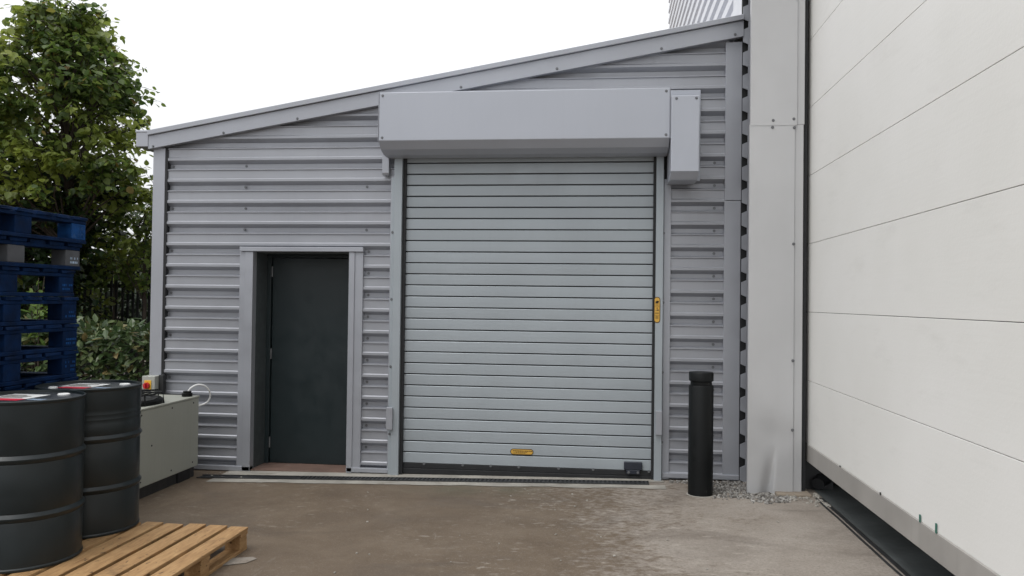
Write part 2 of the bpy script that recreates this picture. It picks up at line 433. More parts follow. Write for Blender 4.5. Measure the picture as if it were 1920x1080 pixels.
# flashings
fl = lambda *b, **k: link('flashing', B(*b), SILVER_FLAT, annex, .003, **k)
fl((-4.152, -4.035, D-.008, D+.10, gz(-4), 2.93))
link('recess_shade', B((-4.034, -4.012, D-.002, D+.075, gz(-4), 2.93)), RUBBER, annex)  # black strip painted in as the dark recess between post and cladding
fl((1.048, 1.186, D-.006, D+.07, .04, 2.43)); fl((1.05, 1.188, D-.008, D+.07, 2.434, 3.80))
fl((.538, .598, D-.006, D+.06, .03, 2.62))
fl((-1.885, -1.845, D-.010, D+.06, .0, 2.66))
for b_ in ((-4.05, -3.16, D-.022, D+.05, gz(-3.6)+.010, gz(-3.6)+.052), (-2.255, -1.875, D-.022, D+.05, gz(-2)+.012, gz(-2)+.052), (.54, 1.186, D-.022, D+.05, gz(.9)+.018, gz(.9)+.060)):
    link('base_trim', B(b_), SILVER_FLAT, annex, .004)
# personnel doorway
link('door_frame', B((-3.292, -3.235, D-.010, D+.06, -.03, 1.972), (-3.236, -3.160, D-.022, D+.06, -.03, 1.972),
     (-2.258, -2.205, D-.022, D+.06, -.01, 1.972), (-2.206, -2.130, D-.012, D+.06, -.01, 1.972),
     (-3.285, -2.125, D-.034, D+.06, 1.974, 2.014)), SILVER_FLAT, annex, .003)
bm = B((-3.20, -3.158, D+.061, D+.36, -.05, 2.0), (-2.258, -2.215, D+.061, D+.36, -.05, 2.0), (-3.158, -2.258, D+.061, D+.36, 1.962, 2.0))
link('reveal', bm, SLATE_REVEAL, annex)
fr = B((-3.158, -3.118, D+.29, D+.36, -.03, 1.962), (-3.118, -2.258, D+.29, D+.36, 1.935, 1.962))
pdoor = link('door', B((-3.110, -2.26, D+.315, D+.36, gz(-2.7)+.012, 1.930)), SLATE, annex, .003)
link('jamb', fr, SLATE, pdoor, .003)
for z in (1.80, 1.02, .18):
    bm = bmesh.new(); tube(bm, [(-3.114, D+.306, z-.05), (-3.114, D+.306, z+.05)], .008, 10); link('hinge', bm, GALV, pdoor, smooth=True)
link('doorstep', B((-3.158, -2.258, D+.0, D+.36, -.06, gz(-2.7)+.010)), paint('brown_step', (.15, .095, .075), .75, 0, .25, 5, streak=False, dirt=((.3, .29, .27), 5, .6)), annex)
# screws in the valleys
sb = bmesh.new()
bmesh.ops.create_cone(sb, cap_ends=True, segments=8, radius1=.0125, radius2=.0125, depth=.004, matrix=Matrix.Translation((0, .004, 0)) @ Matrix.Rotation(math.pi/2, 4, 'X'))
bmesh.ops.create_cone(sb, cap_ends=True, segments=6, radius1=.0075, radius2=.0065, depth=.010, matrix=Matrix.Rotation(math.pi/2, 4, 'X'))
sme = bpy.data.meshes.new('screw'); sb.to_mesh(sme); sb.free(); sme.materials.append(GALV)
def screw(x, y, z, par=annex):
    o = bpy.data.objects.new('screw', sme); COL.objects.link(o); o.location = Vector((x, y, z)) - parent_world(par); o.parent = par
vz = lambda k: Z0 + k*RP - .25*RP                           # middle of the valley
for k in range(1, 15):
    z = vz(k)
    screw(.97, D+.044, z)
    if k < 11: screw(-2.095, D+.044, z)
    if k % 2 == 0 and k < 15: screw(-3.982, D+.044, z)
    if k in (12, 14): screw(-3.27, D+.044, z)
    if k in (11, 13): screw(-2.12, D+.044, z)
for k in (11, 13): screw(-3.27, D+.030, vz(k))
for x in (-4.13, -3.45, -2.75, -1.95, -1.25, -.4, .5, 1.12): screw(x, D-.056, ztop(x)-.155)

# ------------------------------------------------------------------ roller shutter (a part of the annex)
SX0, SX1 = -1.738, .446
bm = bmesh.new()
z = gz(-.6)+.088; SP = .0995
while z < 2.90:
    j = random.uniform(-.0009, .0009)
    strip(bm, [(D+.033, z+.0005), (D+.0155+j, z+.001), (D+.0135+j, z+.003), (D+.0130, z+.046), (D+.0135-j, z+.0865), (D+.0155-j, z+.0895), (D+.033, z+.0905)], SX0-.03, SX1+.03, 'x'); z += SP
shutter = link('roller_shutter', bm, SILVER_DOOR, annex)
bm = bmesh.new(); box(bm, SX0-.06, SX1+.06, D+.034, D+.046, 0, 2.9); link('shutter_core', bm, RUBBER, shutter)
link('bottom_seal', B((SX0-.02, SX1+.02, D+.006, D+.033, gz(-.6)-.01, gz(-.6)+.040), (SX0-.02, SX1+.02, D+.012, D+.033, gz(-.6)+.041, gz(-.6)+.086)), RUBBER, shutter, .004)
for x in (-1.55, -1.2, -.95, -.70, -.35, -.05, .43): screw(x, D+.004, gz(-.6)+.083, shutter)
link('guide_seal', B((SX0-.034, SX0-.004, D-.02, D+.04, -.02, 2.84)), RUBBER, shutter)
link('guide_seal', B((SX1+.0, SX1+.022, D-.02, D+.04, .02, 2.84)), RUBBER, shutter)
link('guide_rail', B((-1.842, -1.770, D-.055, D+.05, gz(-1.8), 2.84), (-1.872, -1.845, D-.03, D-.012, gz(-1.8), 2.64)), SILVER_DOOR, shutter, .004)
link('guide_rail', B((.468, .530, D-.055, D+.05, gz(.5), 2.84), (.5335, .5365, D-.02, D+.0, gz(.5), 2.7)), SILVER_DOOR, shutter, .004)
link('lock_box', B((-1.880, -1.822, D-.085, D-.056, .395, .592)), SILVER_FLAT, shutter, .004)
link('lock_box', B((.478, .532, D-.085, D-.056, .42, .625)), SILVER_FLAT, shutter, .004)
bm = bmesh.new()
prism(bm, [(D-.055, 2.99), (D-.055, 2.68), (D-.045, 2.66), (D-.008, 2.66), (D-.008, 2.99)], -1.955, -1.893, 'x')
link('bracket', bm, SILVER_FLAT, shutter, .003)
# housing: boxed front, folded-in underside
bm = bmesh.new()
hp = [(D-.37, 3.318), (D-.37, 2.905), (D-.30, 2.842), (D-.20, 2.812), (D-.055, 2.806), (D-.055, 2.86), (D-.02, 2.87), (D-.02, 3.335)]
prism(bm, hp, -1.902, .552, 'x')
link('housing', bm, SILVER_BOX, shutter, .005)
for x in (-1.9065, .553): link('end_plate', B((x, x+.0035, D-.374, D-.02, 2.90, 3.321)), SILVER_FLAT, shutter)
bm = bmesh.new()
prism(bm, [(.5585, 3.245), (.5585, 2.62), (.785, 2.62), (.785, 3.245)], D-.40, D-.04)
for v in bm.verts:
    pass
link('motor_cover', bm, SILVER_BOX, shutter, .006)
bm = bmesh.new()
prism(bm, [(D-.40, 2.618), (D-.33, 2.565), (D-.04, 2.565), (D-.04, 2.618)], .5585, .785, 'x')
link('motor_tray', bm, SILVER_BOX, shutter, .004)
link('back_plate', B((.559, .838, D-.030, D-.003, 2.60, 3.385)), SILVER_BOX, shutter, .003)
for x, z in ((-1.87, 3.29), (-1.87, 2.93), (.52, 3.29), (.52, 2.93)): screw(x, D-.372, z, shutter)
for x, z in ((.60, 3.22), (.76, 3.22)): screw(x, D-.402, z, shutter)
for z in (.35, .95, 1.55, 2.15): screw(-1.858, D-.034, z, shutter); screw(.5345, D-.022, z, shutter)
# release latch on the last slat
bm = B((.215, .372, D-.018, D+.010, gz(.3)+.082, gz(.3)+.150), (.235, .352, D-.018, D+.010, gz(.3)+.045, gz(.3)+.083))
lat = link('latch', bm, paint('navy_latch', (.018, .022, .035), .4, 0, .1, 9, streak=False), shutter, .006)
for x in (.255, .335): screw(x, D-.021, gz(.3)+.062, lat)
# warning labels
def sticker(cx, cz, w, h, y, marks, lab):
    bm = bmesh.new(); prism(bm, pill(cx, cz, w+.012, h+.012), y-.001, y+.002); prism(bm, pill(cx, cz, w, h), y-.003, y-.0011, mi=1)
    for (x0, x1, z0, z1) in marks: box(bm, cx+x0, cx+x1, y-.0045, y-.0031, cz+z0, cz+z1, 2)
    link('warning_label', bm, [INK, STICKER, INK], shutter, label=lab)
vm = [(-.014, .010, .055, .073), (-.006, .014, .066, .078), (-.016, .012, .040, .044), (-.019, .019, .028, .0295), (-.004, .014, -.004, .003), (-.019, .019, -.006, -.0045),
      (-.017, .015, -.030, -.025), (-.019, .019, -.048, -.0465), (-.014, .012, -.058, -.055), (-.014, .012, -.066, -.063), (-.014, .012, -.074, -.071), (-.004, .004, .010, .020)]
sticker(.4825, 1.487, .042, .212, D-.0565, vm, 'upright yellow warning label with dark pictograms on the guide rail')
random.seed(3)
hm = []; x = -.080
while x < .075:
    w = random.uniform(.008, .017); hm.append((x, x+w, .005, .0115)); x += w+.004
for zz, a, b in ((-.003, -.055, .04), (-.0105, -.075, .03)):
    x = a
    while x < b:
        w = random.uniform(.006, .02); hm.append((x, x+w, zz-.0015, zz+.0015)); x += w+.004
sticker(-.675, .222, .192, .040, D+.0105, hm, 'wide yellow maker label with small dark lettering on the lowest slats')

# ------------------------------------------------------------------ the tall white building on the right
wh = thing('warehouse_building', (1.7, 6.6, gz(1.7)), 'tall building on the right with silver corner column and big white sectional door', 'building')
bm = bmesh.new()
WX = 1.2
prof = rib_profile(2.6, 8.4, WX, 1, True)
prof = [(p[0], p[1]) for p in prof]
strip(bm, prof, 7.10, 15.05, 'y')
PALE = paint('pale_cladding', (.66, .67, .71), .42, .15, .04, 1.5, streak=.1)
link('ribbed_wall', bm, PALE, wh)
link('inner_wall', B((1.27, 1.33, 7.10, 15.05, 0, 8.4), (1.33, 9, 15.0, 15.06, 0, 8.4), (8.95, 9.0, -6, 15.05, 0, 8.4)), INTERIOR, wh)
link('roof', B((1.17, 9.05, -6.05, 15.1, 8.4, 8.5)), SILVER_FLAT, wh)
# cut end of the side cladding seen beside the column: silver plate with dark trapezoid openings in the valleys
bm = bmesh.new()
px0, pa, pb, px1 = 1.188, 1.192, 1.232, 1.33
kk = int((8.4-Z0)/RP)
box(bm, pb, px1, 6.98, 6.99, 0, 8.4); 
for k in range(0, kk):
    zt = Z0 + k*RP - .01
    # solid crown between two openings
    prism(bm, [(px0, zt-.002), (pb+.001, zt-.026), (pb+.001, zt-RP+.060+.022), (px0, zt-RP+.084+.022)][::-1] if False else
          [(px0, zt+.0), (pb+.001, zt-.020), (pb+.001, zt+RP-.092+.020), (px0, zt+RP-.092)], 6.979, 6.99)
link('rib_closure', bm, SILVER_FLAT, wh)
link('void_shade', B((1.187, 1.34, 7.02, 7.05, 0, 8.4)), RUBBER, wh)  # black sheet standing in for the shade inside the trapezoid openings
# corner column of folded sheet, knocked in at the foot
def column_sheet(x0, x1, z0, z1, y, nx, nz, dent):
    bm = bmesh.new(); g = []
    for j in range(nz+1):
        row = []
        for i in range(nx+1):
            x = x0+(x1-x0)*i/nx; z = z0+(z1-z0)*j/nz; yy = y + .0015*noise.noise(Vector((x*3, z*1.2, 0)))
            if dent:
                cx_ = 1.345 + .10*(z) ; dx = x-cx_
                fall = max(0, 1-z/.42)
                yy += fall**1.3*(.055*math.exp(-(dx/.055)**2) if dx < 0 else .055*math.exp(-(dx/.018)**2))
                yy += .012*math.exp(-((z-.50)/.16)**2)*math.exp(-((x-1.38)/.12)**2)
            row.append(bm.verts.new((x, yy, z)))
        g.append(row)
    for j in range(nz):
        for i in range(nx): bm.faces.new((g[j][i], g[j][i+1], g[j+1][i+1], g[j+1][i]))
    for i in (0,):                                           # left return
        for j in range(nz):
            a, b = g[j][0], g[j+1][0]
            c = bm.verts.new((b.co.x, b.co.y+.035, b.co.z)); d_ = bm.verts.new((a.co.x, a.co.y+.035, a.co.z)); bm.faces.new((a, b, c, d_))
    return bm
def col_x(bm): return bm
c1 = link('column', column_sheet(1.178, 1.530, .02, 2.992, 6.58, 48, 160, True), COLUMN, wh, smooth=True)
link('column', column_sheet(1.182, 1.545, 2.980, 8.4, 6.577, 12, 40, False), COLUMN, wh, smooth=True)
link('column_return', B((1.532, 1.600, 6.592, 6.70, .04, 2.988)), COLUMN, wh, .003)
link('column_return', B((1.547, 1.606, 6.590, 6.70, 2.9885, 8.4)), COLUMN, wh, .003)
for x, z in ((1.36, 3.02), (1.52, 3.03), (1.355, 2.965), (1.525, 2.96), (1.525, 2.03), (1.525, 1.1), (1.525, .55), (1.535, 4.0)): screw(x, 6.574, z, wh)
link('jamb_seal', B((1.602, 1.635, 6.62, 6.80, gz(1.6), 8.0)), RUBBER, wh)
link('end_flashing', B((1.196, 1.27, 7.06, 7.56, 3.9, 8.38)), PALE, wh, .003)
link('column_base', B((1.39, 1.66, 6.50, 6.74, .0, .062)), PLINTH, wh, .012)
# shell behind the door
link('door_wall', B((1.66, 1.80, -6, 1.9, 0, 8.4), (1.70, 1.80, 1.9, 6.78, 4.75, 8.4)), WHITE_DOOR, wh)
link('interior_wall', B((1.62, 8.9, 7.00, 7.06, 0, 8.35)), INTERIOR, wh)
link('jamb', B((1.64, 1.90, 6.80, 6.99, gz(1.7), 8.3)), DARK_STEEL, wh)
# sectional door, raised a little off the ground
dz = [.4315, .939, 1.488, 2.035, 2.584, 3.132, 3.680, 4.228, 4.74]
door = link('sectional_door', B((1.672, 1.712, 1.95, 6.76, .30, 4.74)), RUBBER, wh)
for i in range(len(dz)-1):
    link('panel', B((1.66, 1.69, 1.93, 6.765, dz[i]+.0016, dz[i+1]-.0016)), WHITE_DOOR, door, .002)
bm = bmesh.new()
prism(bm, [(1.661, .434), (1.655, .428), (1.655, .293), (1.70, .288), (1.70, .433)], 1.93, 6.77)
link('bottom_bar', bm, paint('bar_grey', (.36, .345, .325), .55, .1, .12, 3), door, .003)
for (y, h, m) in ((4.16, .050, 'g'), (4.36, .04, 'g'), (4.95, .016, 'k'), (5.75, .012, 'k')):
    o = link('bolt', B((1.650, 1.656, y, y+.012, .430, .430+h)), paint('green_tape', (.02, .12, .09), .5, streak=False) if m == 'g' else RUBBER, door, .002)
# dock floor
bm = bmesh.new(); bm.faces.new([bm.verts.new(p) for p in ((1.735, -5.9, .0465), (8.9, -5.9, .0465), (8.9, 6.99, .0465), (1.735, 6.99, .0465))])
tag(link('dock_floor', bm, DARK_FLOOR), 'dark concrete floor under the raised white door', 'floor', kind='structure')
bm = bmesh.new()
for x0, x1, w in ((1.672, 1.690, 0), (1.705, 1.7345, 1)):
    n = 60; 
    for i in range(n):
        y0, y1 = 1.5+i*.083, 1.5+(i+1)*.083
        j0 = .006*noise.noise(Vector((y0*2.5, w, 0))); j1 = .006*noise.noise(Vector((y1*2.5, w, 0)))
        bm.faces.new([bm.verts.new(p) for p in ((x0+j0, y0, .0447), (x1+j0, y0, .0447), (x1+j1, y1, .0447), (x0+j1, y1, .0447))])
tag(link('threshold_groove', bm, DARK_STEEL), 'dark groove along the threshold of the white door', 'groove', kind='structure')
hb = bmesh.new()
tube(hb, [(1.76, 6.72, .10), (1.80, 6.80, .12), (1.92, 6.86, .11), (2.05, 6.84, .09), (2.12, 6.80, .10)], [.05, .055, .035, .032, .045], 10)
tag(link('rubber_buffer', hb, RUBBER, smooth=True), 'black rubber lump lying on the dark floor just inside the white door', 'buffer')

# ------------------------------------------------------------------ gravel and litter
def stones(name, n, place, size, mat):
    bm = bmesh.new()
    base = bmesh.new(); bmesh.ops.create_icosphere(base, subdivisions=1, radius=1); 
    bv = [v.co.copy() for v in base.verts]; bf = [[v.index for v in f.verts] for f in base.faces]; base.free()
    for _ in range(n):
        p = place(); s = random.uniform(*size); R = Matrix.Rotation(random.random()*6.28, 3, 'Z') @ Matrix.Rotation(random.random()*3, 3, 'X')
        sc = Vector((1, random.uniform(.6, 1), random.uniform(.45, .8)))*s
        vs = [bm.verts.new(p + R @ Vector((v.x*sc.x, v.y*sc.y, v.z*sc.z))*random.uniform(.85, 1.1)) for v in bv]
        for f in bf: bm.faces.new([vs[i] for i in f])
    return link(name, bm, mat)
def in_gravel():
    while True:
        x, y = random.uniform(.60, 1.55), random.uniform(6.22, 7.0)
        lim = 6.90 if x < .88 else (6.42 if x < 1.16 else 6.30 + max(0, x-1.40)*1.5)
        if y > lim + random.gauss(0, .03) and y < 6.995: return Vector((x, y, gz(x)+.004))
tag(stones('gravel', 1500, in_gravel, (.006, .016), STONE), 'grey gravel filling the corner at the foot of the column', 'gravel', kind='stuff')
def in_yard():
    if random.random() < .3: x, y = random.uniform(-3.5, -3.1), random.uniform(6.75, 6.95)
    else: x, y = random.uniform(-2, 1.6), random.uniform(4, 6.6)
    return Vector((x, y, gz(x)+.003))
tag(stones('litter', 60, in_yard, (.004, .012), CHALK), 'small pale chips scattered over the yard', 'litter', kind='stuff')
def rim():
    y = random.uniform(6.2, 6.65); x = 1.72-(6.65-y)*.3*random.random() if random.random() < .5 else random.uniform(1.42, 1.72); 
    return Vector((x, y if x > 1.55 else random.uniform(6.38, 6.58), .042))
tag(stones('rubble', 90, rim, (.005, .022), CHALK), 'crumbled concrete bits beside the column foot', 'rubble', kind='stuff')

# ------------------------------------------------------------------ bollard
bo = thing('bollard', (.805, 6.51, gz(.8)), 'black steel bollard with a flanged cap standing before the ribbed wall', 'bollard')
bx, by = .803, 6.515; g0 = gz(.8)
k = 6.515/6.6
def tz(z): return EYE + (z-EYE)*k
bm = bmesh.new(); lathe(bm, [(.097, g0-.02), (.097, tz(.882)), (.094, tz(.888)), (.084, tz(.888)), (.084, tz(.93))], bx, by, 48); link('post', bm, BLACK, bo, smooth=True)
bm = bmesh.new(); lathe(bm, [(.0845, tz(.918)), (.096, tz(.925)), (.097, tz(.985)), (.092, tz(.994)), (.02, tz(1.0))], bx, by, 48); link('cap', bm, BLACK, bo, smooth=True)
bm = bmesh.new(); lathe(bm, [(.108, g0+.002), (.104, g0+.005), (.097, g0+.006)], bx, by, 40, close=False); link('collar', bm, CHALK, bo, smooth=True)

# ------------------------------------------------------------------ condenser unit
ac = thing('condenser_unit', (-3.9, 6.0, gz(-3.9)), 'cream boxed cooling unit with a black fan guard on top beside the annex wall', 'cooling unit')
cx0, cx1, cy0, cy1 = -4.25, -3.55, 5.35, 6.80
link('casing', B((cx0, cx1, cy0, cy1, .052, .655)), CREAM, ac, .008)
link('lid', B((cx0-.004, cx1+.005, cy0-.004, cy1+.005, .656, .672)), CREAM, ac, .004)
link('base_frame', B((cx0+.02, cx1-.025, cy0+.02, cy1-.02, gz(-3.9)-.01, .051)), DARK_STEEL, ac, .004)
for y in (cy0+.10, cy1-.32): link('foot', B((cx1-.024, cx1-.010, y, y+.20, gz(-3.6), .050)), RUBBER, ac)
fx, fy = -3.87, 6.17
bm = bmesh.new(); lathe(bm, [(.30, .672), (.30, .70), (.285, .715), (.275, .70), (.275, .673)], fx, fy, 48, close=False); fan = link('fan_guard', bm, BLACK, ac, smooth=True)
bm = bmesh.new()
for r in (.06, .11, .16, .21, .255, .285):
    pts = [(fx+r*math.cos(a*math.pi/18), fy+r*math.sin(a*math.pi/18), .755) for a in range(37)]
    tube(bm, pts, .004, 6, False)
for a in range(4):
    c, s = math.cos(a*math.pi/4+.3), math.sin(a*math.pi/4+.3)
    tube(bm, [(fx-.31*c, fy-.31*s, .673), (fx-.30*c, fy-.30*s, .760), (fx+.30*c, fy+.30*s, .760), (fx+.31*c, fy+.31*s, .673)], .0065, 6)
link('wire_cage', bm, BLACK, fan, smooth=True)
bm = bmesh.new()
lathe(bm, [(.06, .69), (.06, .725), (.05, .73)], fx, fy, 20)
for a in range(5):
    t = a*2*math.pi/5; c, s = math.cos(t), math.sin(t)
    vs = [bm.verts.new((fx+r*math.cos(t+o), fy+r*math.sin(t+o), z)) for r, o, z in ((.055, -.3, .70), (.26, -.25, .695), (.27, .35, .725), (.055, .4, .72))]
    bm.faces.new(vs)
link('fan_blade', bm, DARK_STEEL, fan)
bm = bmesh.new(); lathe(bm, [(.045, .672), (.045, .700), (.035, .702), (.035, .718), (.012, .72)], -3.62, 6.72, 24); link('fitting', bm, BLACK, ac, smooth=True)
bm = bmesh.new()
hpts = [Vector(p) for p in ((-3.62, 6.72, .70), (-3.595, 6.735, .745), (-3.55, 6.77, .772), (-3.505, 6.81, .758), (-3.48, 6.85, .71), (-3.485, 6.875, .655), (-3.515, 6.885, .605), (-3.56, 6.87, .58), (-3.60, 6.86, .57))]
def smooth_pts(p, n=6):
    out = []
    for i in range(len(p)-1):
        a, b, c, d = p[max(i-1, 0)], p[i], p[i+1], p[min(i+2, len(p)-1)]
        for j in range(n):
            t = j/n
            out.append(.5*((2*b)+(c-a)*t+(2*a-5*b+4*c-d)*t*t+(3*b-a-3*c+d)*t**3))
    return out+[p[-1]]
tube(bm, smooth_pts(hpts), .0075, 8); link('hose', bm, WHITE, ac, smooth=True)
for y, z in [(y, z) for y in (5.5, 5.9, 6.35, 6.7) for z in (.62, .10)] + [(6.05, .36)]:
    bm = bmesh.new(); tube(bm, [(cx1-.002, y, z), (cx1+.004, y, z)], .007, 8); link('screw', bm, DARK_STEEL, ac)

# isolator switch on the corner post
iso = thing('isolator_switch', (-4.09, 6.93, .74), 'small grey switch box with red knob on yellow plate at the annex corner', 'switch')
link('box', B((-4.155, -4.03, 6.90, 7.011, .655, .823)), LIGHT_GREY, iso, .006)
link('plate', B((-4.128, -4.062, 6.893, 6.899, .70, .786)), YELLOW, iso, .003)
bm = bmesh.new()
tube(bm, [(-4.100, 6.892, .738), (-4.100, 6.868, .738)], [.030, .028], 24)
box(bm, -4.107, -4.093, 6.850, 6.868, .712, .764)
link('knob', bm, RED, iso, .002)
link('recess_strip', B((-4.028, -3.985, 6.96, 7.010, gz(-4), .83)), DARK_STEEL, iso, .003)  # dark strip standing in for the shaded recess of the corner post

# ------------------------------------------------------------------ oil drums
def drum(X, Y, label, rot, ribbed=False):
    b = gz(-2.8)+.146; H = .88; R = .2925
    d = thing('oil_drum', (X, Y, b), label, 'drum', 'grey steel drums on the timber pallet')
    prof = [(R-.004, b), (R+.004, b+.004), (R+.004, b+.014), (R-.001, b+.020)]
    def swage(zc): return [(R-.001, zc-.030), (R-.004, zc-.022), (R+.003, zc-.012), (R+.010, zc-.002), (R+.0105, zc+.004), (R+.003, zc+.014), (R-.004, zc+.023), (R-.001, zc+.032)]
    prof += swage(b+.275) + swage(b+.575)
    for i in range(5): prof += [(R-.001, b+.665+i*.030), (R-.0045, b+.677+i*.030), (R-.001, b+.690+i*.030)] if ribbed and i < 3 else []
    prof += [(R-.001, b+H-.020), (R+.004, b+H-.014), (R+.0045, b+H-.003), (R+.001, b+H), (R-.006, b+H-.002), (R-.008, b+H-.016)]
    bm = bmesh.new(); lathe(bm, prof, X, Y, 96, close=False)
    # dents: push the wall gently
    for v in bm.verts:
        dx, dy_ = v.co.x-X, v.co.y-Y; a = math.atan2(dy_, dx); r = math.hypot(dx, dy_)
        k = 1 + .006*noise.noise(Vector((math.cos(a)*1.6+rot, math.sin(a)*1.6, (v.co.z-b)*3)))
        if b+.02 < v.co.z < b+H-.03: v.co.x = X+dx*k; v.co.y = Y+dy_*k
    link('shell', bm, DRUM, d, smooth=True)
    bm = bmesh.new(); t = b+H-.016
    lathe(bm, [(R-.008, t), (R-.02, t-.002), (R-.06, t-.002), (R-.07, t+.002), (.02, t+.002)], X, Y, 64); lid = link('lid', bm, DRUM_TOP, d, smooth=True)
    bm = bmesh.new(); lathe(bm, [(.032, t+.002), (.032, t+.008), (.027, t+.011), (.01, t+.011)], X+.20*math.cos(rot), Y+.20*math.sin(rot), 24); link('bung', bm, WHITE, lid, smooth=True)
    bm = bmesh.new(); lathe(bm, [(.026, t+.002), (.026, t+.010), (.02, t+.012)], X-.2*math.cos(rot), Y-.2*math.sin(rot), 20); link('bung', bm, WHITE, lid, smooth=True)
    # paper label: white field with a red band, and scuffed white lettering
    def flat(x0, x1, y0, y1, z):
        return [(X+x0, Y+y0, z), (X+x1, Y+y0, z), (X+x1, Y+y1, z), (X+x0, Y+y1, z)]
    bm = bmesh.new()
    for q, mi in ((flat(-.17, .05, -.05, .14, t+.0045), 0), (flat(-.13, .05, -.13, -.052, t+.0045), 1)):
        bm.faces.new([bm.verts.new(p) for p in q]).material_index = mi
    for i in range(4):
        bm.faces.new([bm.verts.new(p) for p in flat(-.15, -.15+random.uniform(.1, .18), -.03+i*.035, -.018+i*.035, t+.006)]).material_index = 2
    link('drum_label', bm, [WHITE, LABEL_RED, INK], lid)
    bm = bmesh.new(); random.seed(int(rot*100))
    for r_ in range(2):
        x = .075
        while x < .16:
            w = random.uniform(.006, .014); bm.faces.new([bm.verts.new(p) for p in flat(x, x+w, -.09+r_*.03, -.068+r_*.03, t+.0045)]); x += w+.005
    link('lettering', bm, STENCIL, lid)
    return d
drum(-3.135, 4.08, 'nearer dark grey oil drum, cut by the left edge of the photo', 1.0)
drum(-3.155, 4.67, 'farther dark grey oil drum, standing whole behind the other one', .75, True)

# ------------------------------------------------------------------ timber pallet
random.seed(11)
pl = thing('timber_pallet', (-2.75, 4.2, gz(-2.7)), 'bare brown timber pallet carrying two grey oil drums', 'pallet')
X0, X1, Y0, Y1 = -3.42, -2.172, 3.74, 4.815
zb = gz(-2.7)
def board(x0, x1, y0, y1, z0, z1, jit=.003):
    bm = bmesh.new(); vs = box(bm, x0, x1, y0, y1, z0, z1)
    for v in vs: v.co += Vector((random.uniform(-jit, jit), random.uniform(-jit, jit), random.uniform(-jit*.5, jit*.5)))
    return bm
n = 9; w = .110; gap = (X1-X0-n*w)/(n-1)
for i in range(n):
    x = X0+i*(w+gap)
    link('deck_board', board(x, x+w, Y0+random.uniform(-.012, .012), Y1+random.uniform(-.012, .012), zb+.124, zb+.145), WOOD, pl, .002)
for y in (Y0+.003, (Y0+Y1)/2-.05, Y1-.103):
    link('stringer_board', board(X0, X1-.004, y, y+.10, zb+.102, zb+.1235), WOOD, pl, .002)
    for x in (X0+.003, (X0+X1)/2-.05, X1-.108):
        link('block', board(x, x+.10, y+.002, y+.098, zb+.024, zb+.1015), WOOD, pl, .003)
for x in (X0+.003, (X0+X1)/2-.05, X1-.108):
    link('base_board', board(x, x+.10, Y0, Y1, zb+.001, zb+.0235), WOOD, pl, .002)

# ------------------------------------------------------------------ stack of blue pallets
random.seed(5)
PH = .1765
SXR, SYB = -3.46, 4.97
def blue_pallet(k, z0, dx, dyy, label):
    p = thing('blue_pallet', (SXR-.5+dx, SYB-.58+dyy, z0), label, 'pallet', 'blue pallets in the tall stack')
    x1, y1 = SXR+dx, SYB+dyy; x0, y0 = x1-1.0, y1-1.17
    m = BLUE
    h = PH-.003
    L = lambda nm, b, mt=m, bev=.003: link(nm, b, mt, p, bev)
    bm = bmesh.new()
    for i in range(7):
        yy = y0 + i*(1.17-.14)/6
        vs = box(bm, x0, x1, yy, yy+.14, z0+h-.022, z0+h)
        for v in vs: v.co += Vector((random.uniform(-.006, .006), random.uniform(-.004, .004), random.uniform(-.002, .002)))
    L('deck', bm)
    L('stringer', B((x1-.105, x1-.006, y0+.01, y1-.008, z0+h-.045, z0+h-.0225), (x0+.006, x0+.105, y0+.01, y1-.008, z0+h-.045, z0+h-.0225), ((x0+x1)/2-.05, (x0+x1)/2+.05, y0+.01, y1-.008, z0+h-.045, z0+h-.0225)))
    L('base', B((x1-.105, x1-.004, y0+.004, y1-.004, z0, z0+.024), (x0+.004, x0+.105, y0+.004, y1-.004, z0, z0+.024), ((x0+x1)/2-.05, (x0+x1)/2+.05, y0+.11, y1-.11, z0, z0+.024), (x0+.106, x1-.106, y0, y0+.1, z0+.0005, z0+.0235), (x0+.106, x1-.106, y1-.1, y1, z0+.0005, z0+.0235)))
    for xi, xx in enumerate((x0+.008, (x0+x1)/2-.05, x1-.112)):
        for yi, yy in enumerate((y0+.008, (y0+y1)/2-.075, y1-.148)):
            mt = m
            if xi == 2 and k == 1: mt = GREY_BLOCK
            if xi == 1 and k == 1: mt = BROWN_BLOCK
            if xi == 2 and yi == 2 and k in (0,): mt = BLUE_WORN
            b = link('block', B((xx, xx+.104, yy, yy+.14, z0+.0245, z0+h-.0455)), mt, p, .004)
            if xi == 2 and yi == 2:
                bm = bmesh.new(); random.seed(k*7+1)
                for r in range(2 if k != 5 else 3):
                    y = yy+.03
                    while y < yy+.115:
                        w_ = random.uniform(.006, .014)
                        if random.random() < .8:
                            zz = z0+.042+r*.026; box(bm, xx+.104, xx+.1052, y, y+w_, zz, zz+.014)
                        y += w_+.006
                link('stencil_mark', bm, STENCIL if k in (1,) else BLUE_WORN, b)
    return p
order = ['topmost blue pallet of the stack, with a bright worn corner block', 'second blue pallet from the top, with grey unpainted blocks',
         'third blue pallet from the top of the stack', 'fourth blue pallet from the top of the stack', 'fifth blue pallet from the top of the stack',
         'sixth blue pallet from the top, just above the drums', 'seventh blue pallet from the top, its blocks half hidden by the drum lid']
ztop_stack = 2.072
N = int((ztop_stack - gz(-4)) / PH)
offs = {0: (.03, .05), 1: (.012, .02), 2: (.0, -.02), 3: (.01, .0), 4: (.012, .01), 5: (.01, .01), 6: (.012, .01)}
for k in range(N+1):
    z0 = ztop_stack - (k+1)*PH
    if z0 < gz(-4)-.02: break
    lab = order[k] if k < 7 else 'blue pallet low in the stack behind the drums'
    dx, d2 = offs.get(k, (random.uniform(-.01, .01), random.uniform(-.01, .01)))
    blue_pallet(k, z0, dx, d2, lab)

